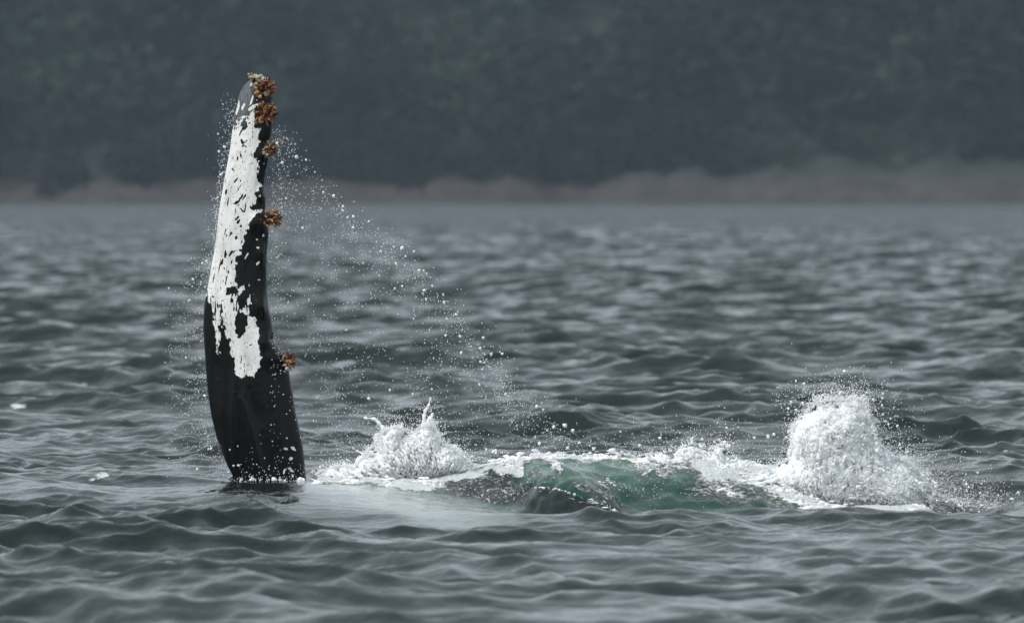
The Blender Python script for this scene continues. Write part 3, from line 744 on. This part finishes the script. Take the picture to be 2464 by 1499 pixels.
def cloud(r, poly, N_, Yc, tmax, r0, r1, holes=(), edge=28, cell=.085, seed=3, bias=0., hub=None, spin=0., streak=None):
    """random points in an outline (2464 scale) that bulges towards the camera; streak = (shortest, longest) draws each out along the flow"""
    P = np.array(poly, float); lo, hi = P.min(0), P.max(0)
    px = r.uniform(lo[0], hi[0], N_); py = r.uniform(lo[1], hi[1], N_)
    sd = poly_sd(px, py, poly)
    for h in holes: sd = np.minimum(sd, -poly_sd(px, py, h) + 2)
    k = sd > -2; px, py, sd = px[k], py[k], sd[k]
    sd = sd + 4.5 * fbm(px / 16, py / 16, 0, 3, seed + 40) * sstep(-2, 3, sd) * (sd < 26); k = sd > -2; px, py, sd = px[k], py[k], sd[k]
    ty = tmax * (1 - np.exp(-np.clip(sd, 0, None) / 30)) + .02
    side = r.uniform(-1, 1, len(px))
    if streak: side = -np.abs(1 - .35 * np.abs(r.normal(size=len(px)))).clip(-1, 1)      # mostly on the near face
    Y = Yc + side * ty
    X, Z = at(px, py, Yc)
    f = fbm(X / cell, Y / cell, Z / cell, 3, seed)
    k = f > (.55 - 1.35 * sstep(0, edge, sd) - bias)
    X, Y, Z, sd = X[k], Y[k], Z[k], sd[k]
    R = (r0 + (r1 - r0) * r.random(len(X)) ** 2.2) * (.5 + .5 * sstep(0, 24, sd))
    P3 = np.stack([X, Y, Z], -1)
    if not streak: return P3, R
    hx, hz = at(hub[0], hub[1], Yc)
    ox, oz = X - hx, Z - hz; d = np.hypot(ox, oz) + .05
    wob = .5 * fbm(X * 3, Y * 3, Z * 3, 2, seed + 5)
    fx, fz = ox / d + spin * oz / d + wob, oz / d - spin * ox / d + .15 - wob * .4
    fl = np.stack([fx, r.normal(size=len(X)) * .15, fz], -1); fl /= np.linalg.norm(fl, axis=1)[:, None]
    L = r.uniform(*streak, len(X)); n = 9; q = np.linspace(-1, 1, n)
    sag = np.array([0, 0, -1.])
    Q = [P3 + fl * (L * t)[:, None] + sag * (L * t * t * .25)[:, None] for t in q]
    return np.concatenate(Q), np.concatenate([R * (1 - .6 * abs(t)) for t in q])
def jets(r, starts, n, Yc, L=(25, 70), ang=(-90, 35), w0=.016, spread=10, grav=.25):
    """curved threads of water flung from points (2464 scale)"""
    PP, RR = [], []
    starts = np.array(starts, float)
    for i in range(n):
        j = r.integers(len(starts) - 1); s0 = starts[j] + (starts[j + 1] - starts[j]) * r.random()
        a = math.radians(r.normal(*ang)); l = r.uniform(*L); dx, dy = math.cos(a), math.sin(a)
        m = int(l / 1.6); t = np.linspace(0, 1, m); bend = r.normal() * .25
        x = s0[0] + dx * l * t + bend * l * t * t * -dy; y = s0[1] + dy * l * t + bend * l * t * t * dx + grav * l * t * t
        y0 = Yc + r.normal() * .12
        X, Z = at(x, y, Yc)
        PP.append(np.stack([X, y0 + t * r.normal() * .08, Z], -1))
        w_ = w0 * r.uniform(.6, 1.2)
        RR.append(w_ * (1 - .72 * t) * (1 + .3 * np.sin(t * r.uniform(8, 20) + r.random() * 6)) * np.where(r.random(m) < .08 + .35 * t, .25, 1))
    return np.concatenate(PP), np.concatenate(RR)
def to24(f): return f
def ZA(x, y): return ((1050 + x / 2.306) * .6474, (1400 + y / 2.306) * .6474)
def ZB(x, y): return ((1750 + x / 2.738) * .6474, (1550 + y / 2.738) * .6474)
def ZC(x, y): return ((2600 + x / 2.498) * .6474, (1400 + y / 2.498) * .6474)
def build_splashes():
    r = np.random.default_rng(33)
    # --- left splash, beside the fin
    A = [ZA(*p) for p in ((230, 920), (260, 860), (330, 800), (400, 780), (415, 745), (460, 770), (520, 755), (610, 770), (660, 700), (720, 660), (800, 640), (800, 560), (790, 500), (860, 470),
                          (930, 430), (990, 425), (1035, 445), (1030, 500), (1090, 500), (1150, 470), (1200, 430), (1240, 390), (1290, 380), (1310, 460), (1340, 520), (1380, 585), (1480, 590), (1540, 650), (1560, 720),
                          (1640, 770), (1700, 790), (1560, 850), (1400, 900), (1200, 940), (1000, 930), (800, 950), (500, 960))]
    hA = []
    P, R = cloud(r, A, 15000, 80.15, .34, .007, .013, hA, seed=3, cell=.05, bias=.15, hub=(1060, 1200), streak=(.012, .05))
    P2, R2 = cloud(r, A, 18000, 80.2, .30, .018, .034, hA, seed=3, edge=22, bias=.7); P = np.concatenate([P, P2]); R = np.concatenate([R, R2])
    top = [ZA(*p) for p in ((250, 860), (420, 760), (620, 770), (720, 660), (800, 560), (860, 470), (990, 430), (1090, 490), (1290, 400), (1380, 585), (1540, 650), (1640, 770))]
    J = [jets(r, top, 210, 80.1, (12, 44), (-85, 34), .010)]
    def thread(pts, w0, w1, Y=80.1):
        q = np.array([ZA(*p) for p in pts]); t = np.linspace(0, len(q) - 1, 70)
        x = np.interp(t, range(len(q)), q[:, 0]); y = np.interp(t, range(len(q)), q[:, 1])
        X, Z = at(x, y, Y); w_ = np.linspace(w0, w1, 70) * (1 + .25 * np.sin(t * 7))
        return np.stack([X, Y + 0 * X, Z], -1), w_
    J.append(thread([(1205, 440), (1212, 340), (1225, 290), (1255, 240), (1272, 175)], .018, .009))
    J.append(thread([(1230, 440), (1260, 370), (1285, 320)], .030, .012))
    J.append(thread([(870, 450), (830, 400), (790, 360), (700, 352)], .020, .010))
    J.append(thread([(850, 660), (760, 665), (690, 660), (640, 635), (598, 605)], .016, .008))
    P = np.concatenate([P] + [j[0] for j in J]); R = np.concatenate([R] + [j[1] for j in J])
    fluid('splash', P, R, .0115, 'white splash bursting up just right of the fin')
    # --- crest over the whale's back and the middle burst
    B = [ZB(*p) for p in ((-60, 560), (60, 510), (250, 465), (400, 430), (450, 392), (560, 385), (640, 368), (800, 375), (860, 400), (980, 415), (1080, 430), (1200, 395), (1320, 378), (1480, 380),
                          (1530, 345), (1570, 385), (1700, 400), (1800, 380), (1850, 360), (1950, 380), (2040, 420), (2060, 330), (2160, 290), (2240, 240), (2330, 300), (2420, 330), (2500, 300), (2560, 270),
                          (2640, 420), (2800, 560), (2900, 640), (2700, 700), (2450, 640), (2250, 560), (2050, 560), (1900, 620), (1750, 600), (1650, 500), (1450, 450), (1250, 460), (1100, 445),
                          (960, 430), (860, 430), (920, 540), (900, 580), (820, 480), (740, 400), (640, 410), (580, 450), (540, 540), (420, 580), (330, 590), (200, 540), (0, 600))]
    P, R = cloud(r, B, 16000, 80.3, .16, .007, .013, [], edge=16, seed=8, cell=.05, bias=.0, hub=(1900, 1400), streak=(.015, .05))
    P2, R2 = cloud(r, B, 16000, 80.35, .12, .014, .028, [], edge=16, seed=8, bias=.0); P = np.concatenate([P, P2]); R = np.concatenate([R, R2])
    top = [ZB(*p) for p in ((1480, 380), (1700, 400), (1850, 370), (2060, 350), (2240, 260), (2420, 330), (2560, 290), (2700, 450))]
    J = [jets(r, top, 80, 80.3, (8, 34), (-80, 40), .011)]
    low = [ZB(*p) for p in ((1700, 500), (1850, 580), (2000, 600), (2200, 600), (2500, 700), (2800, 760))]
    J.append(jets(r, low, 70, 79.9, (15, 50), (110, 30), .011, grav=.1))
    low = [ZB(*p) for p in ((1250, 700), (1400, 640), (1500, 740), (1350, 800), (1200, 760))]
    J.append(jets(r, low, 60, 79.3, (8, 24), (-60, 60), .010))
    low = [ZB(*p) for p in ((100, 760), (300, 720), (400, 800), (600, 840), (260, 880), (100, 800))]
    J.append(jets(r, low, 60, 79.0, (8, 22), (-50, 70), .009))
    P = np.concatenate([P] + [j[0] for j in J]); R = np.concatenate([R] + [j[1] for j in J])
    fp, ff = FROTH[0]
    nn = fbm(fp[:, 0] * 5, fp[:, 1] * 4, 0, 4, 66); k = (nn + (ff - .7)) > .05
    fp, nn = fp[k], nn[k]; fp[:, 2] += r.exponential(.006, len(fp)) * (1 + 2 * np.clip(nn, 0, 1))
    fa = 1.2 * fbm(fp[:, 0] * 2, fp[:, 1] * 2, 0, 2, 67); fd = np.stack([np.cos(fa), .5 * np.sin(fa), -.25 * np.cos(fa) * 0 + .18 * r.normal(size=len(fp))], -1)
    fl_ = r.uniform(.01, .055, len(fp)); fr = .0085 + .006 * r.random(len(fp)) ** 2 + .008 * np.clip(nn, 0, 1); fp = np.concatenate([fp + fd * (fl_ * t)[:, None] for t in (-1, -.5, 0, .5, 1)])
    fr = np.concatenate([fr * (1 - .35 * abs(t)) for t in (-1, -.5, 0, .5, 1)])
    P = np.concatenate([P, fp]); R = np.concatenate([R, fr])
    low = [(1285, 1172), (1340, 1176), (1400, 1196), (1450, 1214), (1490, 1232)]
    for q in (jets(r, low, 40, 78.35, (4, 14), (-20, 60), .010), jets(r, low, 26, 78.35, (12, 30), (170, 20), .010)):
        P = np.concatenate([P, q[0]]); R = np.concatenate([R, q[1]])
    fluid('breaking_crest', P, R, .0128, 'white foam breaking along the green hump of water')
    # --- right splash
    C = [ZC(*p) for p in ((600, 900), (700, 850), (800, 800), (835, 760), (838, 600), (856, 500), (880, 450), (940, 400), (1010, 345), (1080, 300), (1110, 255), (1150, 280), (1215, 235), (1260, 250), (1340, 215), (1400, 180),
                          (1480, 195), (1515, 230), (1560, 300), (1590, 400), (1640, 500), (1670, 600), (1740, 680), (1820, 760), (1900, 760), (1970, 830), (2050, 920), (2120, 1030), (2050, 1120), (2150, 1260),
                          (2080, 1320), (1800, 1320), (1500, 1290), (1200, 1280), (1000, 1260), (900, 1180), (760, 1080), (640, 1000))]
    hC = []
    P, R = cloud(r, C, 22000, 80.0, .44, .006, .011, hC, seed=14, edge=24, cell=.07, bias=.2, hub=(2030, 1200), spin=.8, streak=(.03, .12))
    P2, R2 = cloud(r, C, 40000, 80.06, .38, .022, .040, hC, seed=14, edge=36, bias=.48); P = np.concatenate([P, P2]); R = np.concatenate([R, R2])
    # streaky sheet thrown over from the left
    S1 = [ZC(*p) for p in ((850, 480), (1100, 300), (1300, 520), (1180, 600), (1100, 560), (1000, 700), (900, 780), (840, 760))]
    top = [ZC(*p) for p in ((1060, 240), (1200, 215), (1340, 225), (1500, 200), (1560, 320), (1600, 480), (1640, 640))]
    J = [jets(r, top, 170, 79.95, (12, 44), (-60, 40), .011)]
    rt = [ZC(*p) for p in ((1600, 640), (1720, 780), (1900, 760), (1980, 900), (2080, 1080), (2160, 1240))]
    J.append(jets(r, rt, 170, 79.95, (12, 56), (-35, 45), .012))
    rr_ = [ZC(*p) for p in ((2050, 900), (2200, 1000), (2150, 1150), (2350, 1150), (2450, 1230), (2650, 1250), (2850, 1240))]
    for _ in range(46):                                   # long threads sweeping over the top and down to the right
        h0 = r.random(); x0_, y0_ = 1930 + 130 * h0 + r.normal() * 8, 1010 + 60 * (1 - h0) ** 2 + r.random() * 60
        t = np.linspace(0, 1, 60); vx, vy = r.uniform(60, 210), r.uniform(-70, -10); gx = r.uniform(130, 230)
        x, y = x0_ + vx * t, y0_ + vy * t + gx * t * t; Y_ = 79.95 - .3 * r.random() - t * .1
        X_, Z_ = at(x, y, Y_); J.append((np.stack([X_, Y_, Z_], -1), (.011 * r.uniform(.6, 1.1) * (1 - .5 * t)) * np.where(noise(t * 22, h0 * 50, 0, 12) > -.25 + .5 * t, 1, .2)))
    J.append(jets(r, [ZC(*p) for p in ((1290, 950), (1500, 940), (1540, 820))], 24, 79.9, (6, 22), (-90, 60), .009))
    J.append(jets(r, rr_, 150, 79.8, (6, 22), (-50, 60), .011))
    lt = [ZC(*p) for p in ((420, 840), (480, 800), (560, 790), (640, 860))]
    J.append(jets(r, lt, 20, 80.2, (8, 24), (-95, 20), .010))
    lt = [ZC(*p) for p in ((140, 620), (200, 600), (280, 640), (170, 700))]
    J.append(jets(r, lt, 16, 80.2, (10, 24), (-80, 50), .013))
    P = np.concatenate([P] + [j[0] for j in J]); R = np.concatenate([R] + [j[1] for j in J])
    fluid('splash', P, R, .0132, 'tallest white splash heaped up on the right over the whale')
build_splashes()

# ------------------------------------------------------------------ flying drops
def ico(sub):
    t = (1 + 5 ** .5) / 2
    v = [(-1, t, 0), (1, t, 0), (-1, -t, 0), (1, -t, 0), (0, -1, t), (0, 1, t), (0, -1, -t), (0, 1, -t), (t, 0, -1), (t, 0, 1), (-t, 0, -1), (-t, 0, 1)]
    f = [(0, 11, 5), (0, 5, 1), (0, 1, 7), (0, 7, 10), (0, 10, 11), (1, 5, 9), (5, 11, 4), (11, 10, 2), (10, 7, 6), (7, 1, 8), (3, 9, 4), (3, 4, 2), (3, 2, 6), (3, 6, 8), (3, 8, 9), (4, 9, 5), (2, 4, 11), (6, 2, 10), (8, 6, 7), (9, 8, 1)]
    v = [np.array(p) / np.linalg.norm(p) for p in v]
    for _ in range(sub):
        c = {}; nf = []
        def mid(a, b):
            k = (min(a, b), max(a, b))
            if k not in c:
                m_ = v[a] + v[b]; v.append(m_ / np.linalg.norm(m_)); c[k] = len(v) - 1
            return c[k]
        for a, b, d in f:
            ab, bd, da = mid(a, b), mid(b, d), mid(d, a); nf += [(a, ab, da), (b, bd, ab), (d, da, bd), (ab, bd, da)]
        f = nf
    return np.array(v), np.array(f)
def build_spray():
    r = np.random.default_rng(44)
    ARC = np.array([(672, 300), (705, 330), (765, 425), (835, 495), (910, 560), (968, 598), (1020, 655), (1110, 745), (1165, 835), (1215, 870), (1260, 940), (1340, 1010), (1430, 1085)], float)
    pts = []                                   # (px, py, Y, radius in metres)
    def rad(n, big=.05):
        q = .0028 + .0030 * r.random(n) ** 2
        b = r.random(n) < big; q[b] += r.random(b.sum()) ** 3.5 * .009
        return q
    def add(px, py, Y, R): pts.append(np.stack([px, py, Y, R], -1))
    def arc(t): 
        k = t * (len(ARC) - 1); return np.interp(k, range(len(ARC)), ARC[:, 0]), np.interp(k, range(len(ARC)), ARC[:, 1])
    # leading edge of the arc, with the biggest drops
    n = 430; t = r.random(n) ** .8; x, y = arc(t); add(x + r.normal(size=n) * (16 + 20 * t) - 10, y + r.normal(size=n) * (14 + 20 * t) + 8, 79.9 + r.normal(size=n) * .25, rad(n, .2))
    n = 1250; t = r.random(n) ** .7; x, y = arc(t); u = np.abs(r.normal(size=n)) * 52; add(x - u * .8 - 5, y + u * .75 + 5, 79.9 + r.normal(size=n) * .3, rad(n, .06))
    # inside of the arc
    n = 3000; t = r.random(n); x, y = arc(t); u = r.random(n) ** 1.2
    fx = np.interp(y, [300, 550, 800, 900, 1160], [655, 645, 650, 690, 735])
    px = fx + (x - fx) * u; py = y + (1150 - y) * (r.random(n) ** 1.7) * (1 - u * .7) + 6
    nn = fbm(px / 60, py / 60, 0, 3, 81); k = nn > r.uniform(-.9, .75, n) ; add(px[k], py[k], 79.9 + r.normal(size=k.sum()) * .35, rad(k.sum(), .035))
    # close along the right edge near the top
    n = 120; add(668 + r.exponential(16, n), r.uniform(330, 520, n), 79.95 + r.normal(size=n) * .1, rad(n, .12))
    # left of the fin
    n = 2000; y = 230 + 930 * r.random(n) ** .62; l_ = np.interp(y / .6474, LEFT[:, 1], LEFT[:, 0]) * .6474
    wdt = np.interp(y, [230, 300, 420, 600, 750, 900, 1160], [14, 9, 7, 12, 42, 48, 60]); u = r.exponential(1, n)
    px = l_ - 1 - u * wdt; nn = fbm(px / 40, y / 40, 0, 3, 85)
    k = (nn > r.uniform(-.8, .8, n)) & (px > 395); add(px[k], y[k], 79.95 + r.normal(size=k.sum()) * .25, rad(k.sum(), .05))
    n = 90; add(r.normal(548, 12, n), r.normal(300, 38, n), 79.95 + r.normal(size=n) * .05, rad(n, .2))
    n = 36; add(r.normal(533, 6, n), r.normal(410, 16, n), 79.95 + r.normal(size=n) * .05, rad(n, .35))
    # foot of the fin
    n = 150; add(r.uniform(570, 735, n), 1160 - r.exponential(30, n), FY - .30 + 0 * r.random(n), rad(n, .08))
    n = 60; add(r.uniform(540, 735, n), 1158 - r.exponential(5, n), FY - .30 + 0 * r.random(n), rad(n, .5))
    for x_, y_, q in ((884, 1658, 5), (854, 1671, 6), (868, 1731, 7), (887, 1729, 8), (917, 1754, 4), (1018, 1782, 16), (1042, 1784, 9), (936, 1777, 9), (942, 1781, 7), (992, 1784, 5), (1116, 1790, 22), (1126, 1786, 16), (1108, 1795, 13), (1066, 1628, 5)):
        add(np.array([spx(x_)]), np.array([spx(y_)]), np.array([FY - .28]), np.array([q / 396.5 / 2 * 1.1]))
    # above and round the splashes
    def blob(x, y, sx, sy, n, Y=79.9, big=.1): add(r.normal(x, sx, n), r.normal(y, sy, n), Y + r.normal(size=n) * .2, rad(n, big))
    blob(960, 1010, 70, 34, 260); blob(1035, 1000, 40, 30, 90); blob(1120, 1080, 40, 26, 130); blob(1150, 1100, 60, 20, 120)
    blob(1400, 1080, 90, 24, 190, big=.14); blob(1650, 1060, 90, 26, 260); blob(1760, 1060, 40, 30, 110, big=.2)
    blob(2000, 950, 60, 16, 420, big=.04); blob(2040, 930, 50, 22, 200, big=.04); blob(1940, 985, 40, 16, 120)
    blob(2130, 1020, 34, 36, 150, big=.2); blob(2170, 1080, 40, 40, 200, big=.15); blob(2230, 1140, 60, 34, 420, big=.12); blob(2300, 1200, 70, 24, 620, 79.8, .12); blob(2380, 1200, 50, 22, 220, 79.8, .14)
    blob(1560, 1180, 150, 26, 300, 79.3, .05); blob(1250, 1185, 110, 18, 330, 79.0, .06); blob(1300, 1150, 60, 22, 130, 79.4, .05)
    # drops torn off the rims of the splashes
    for pl, n in (([ZA(*p) for p in ((250, 860), (420, 760), (620, 770), (720, 660), (800, 560), (860, 470), (990, 430), (1090, 490), (1200, 430), (1290, 400), (1380, 585), (1540, 650), (1640, 770), (1800, 760))], 2600),
                  ([ZB(*p) for p in ((1480, 370), (1700, 400), (1850, 370), (2060, 350), (2240, 260), (2420, 330), (2560, 290), (2700, 420), (2900, 560))], 900),
                  ([ZC(*p) for p in ((600, 880), (840, 760), (850, 460), (1060, 260), (1200, 215), (1340, 225), (1500, 200), (1560, 320), (1620, 520), (1680, 720), (1900, 760), (2060, 900), (2200, 1100), (2500, 1200), (2850, 1240))], 7500)):
        pl = np.array(pl); t = r.random(n) * (len(pl) - 1); i = t.astype(int); q = pl[i] + (pl[i + 1] - pl[i]) * (t - i)[:, None]
        d = r.exponential(13, (n, 1)) * np.stack([r.normal(.15, .8, n), -np.abs(r.normal(.3, .8, n)) + .15], -1); q = q + d
        add(q[:, 0], q[:, 1], 79.95 + r.normal(size=n) * .2, rad(n, .07))
    # big single drops of the photograph
    for x_, y_, q in ((1102, 585, 17), (1049, 606, 12), (1137, 595, 9), (1240, 730, 12), (1275, 768, 11), (1312, 847, 12), (1495, 923, 16), (1575, 1006, 10), (1577, 1080, 12), (1710, 1250, 12), (1714, 1312, 12),
                      (1796, 1256, 12), (1826, 1315, 12), (1867, 1315, 11), (1785, 1294, 11), (1995, 1510, 14), (2099, 1582, 18), (2129, 1600, 14), (2206, 1668, 16), (2005, 1648, 14), (2855, 1623, 14), (3335, 1583, 11), (3280, 1480, 9),
                      (1030, 533, 12), (1350, 978, 8), (1206, 1172, 7), (2059, 1588, 13), (2153, 1647, 13), (2306, 1605, 9), (1834, 1680, 14), (520, 1795, 11), (660, 1793, 9), (560, 1785, 9), (733, 1745, 12)):
        add(np.array([spx(x_)]), np.array([spx(y_)]), np.array([79.85]), np.array([q / 396.5 / 2 * .85]))
    D = np.concatenate(pts)
    X, Z = at(D[:, 0], D[:, 1], D[:, 2]); Rr = D[:, 3]
    k = (D[:, 1] < 1235) ; X, Z, Y, Rr, PX = X[k], Z[k], D[k, 2], Rr[k], D[k, 0]; PYk = D[k, 1]
    order = np.argsort(-Rr); big, small = order[:300], order[300:]
    v = np.array([(1, 0, 0), (-1, 0, 0), (0, 1, 0), (0, -1, 0), (0, 0, 1), (0, 0, -1)], float) * 1.15
    f = np.array([(0, 2, 4), (2, 1, 4), (1, 3, 4), (3, 0, 4), (2, 0, 5), (1, 2, 5), (3, 1, 5), (0, 3, 5)])
    n = len(small); jit = 1 + .2 * r.normal(size=(n, 6, 1)).clip(-1, 1); st = np.array([.92, .92, 1.15])
    V = (v[None] * jit * st * Rr[small][:, None, None]) + np.stack([X, Y, Z], -1)[small][:, None, :]
    F = (f[None] + (np.arange(n) * 6)[:, None, None]).reshape(-1, 3)
    link('spray', mesh_np('spray', V.reshape(-1, 3), F, M_DROP), kind='stuff', label='fine white spray of small drops flung round the raised fin')
    v, f = ico(2); shapes = []
    for i in range(8):
        q = v * (1 + .38 * fbm(v[:, 0] * 1.3 + i * 9, v[:, 1] * 1.3, v[:, 2] * 1.3, 2, 90 + i))[:, None] * [.95, .95, 1.12]
        shapes.append(mesh_np('water_drop', q, f, M_DROP))
    def where(x, y):
        if x < 600: return 'fluke', ('beside the white upper half of the fin' if y < 700 else 'left of the black lower half of the fin' if y < 1060 else 'low over the water left of the fin foot')
        if x < 760 and y > 1060: return '', 'clinging to or falling at the foot of the black fin'
        if y < 485: return '', 'in the arc right of the fin, against the far wood'
        if x < 1500 and y < 760: return '', 'in the arc right of the fin, against the far water'
        if x < 1500 and y < 1000: return '', 'in the lower arc right of the fin, against the nearer waves'
        if x < 1230: return '', 'tossed up around the left splash'
        if x < 1800: return '', 'over the foam crest of the green hump'
        if y < 1010: return '', 'above the top of the right splash'
        return '', 'thrown off the right side of the right splash' if x > 2060 else 'between the green hump and the right splash'
    for j in big:
        ph = where(PX[j], PYk[j])[1]
        o = bpy.data.objects.new('water_drop', shapes[int(r.integers(8))]); COL.objects.link(o)
        o.location = (X[j], Y[j], Z[j]); o.scale = (Rr[j],) * 3; o.rotation_euler = (0, r.normal() * .4, r.random() * 6)
        o['label'] = 'white drop ' + ph; o['group'] = 'drops ' + ph; o['category'] = 'drop'
    print('drops', len(Rr))
build_spray()
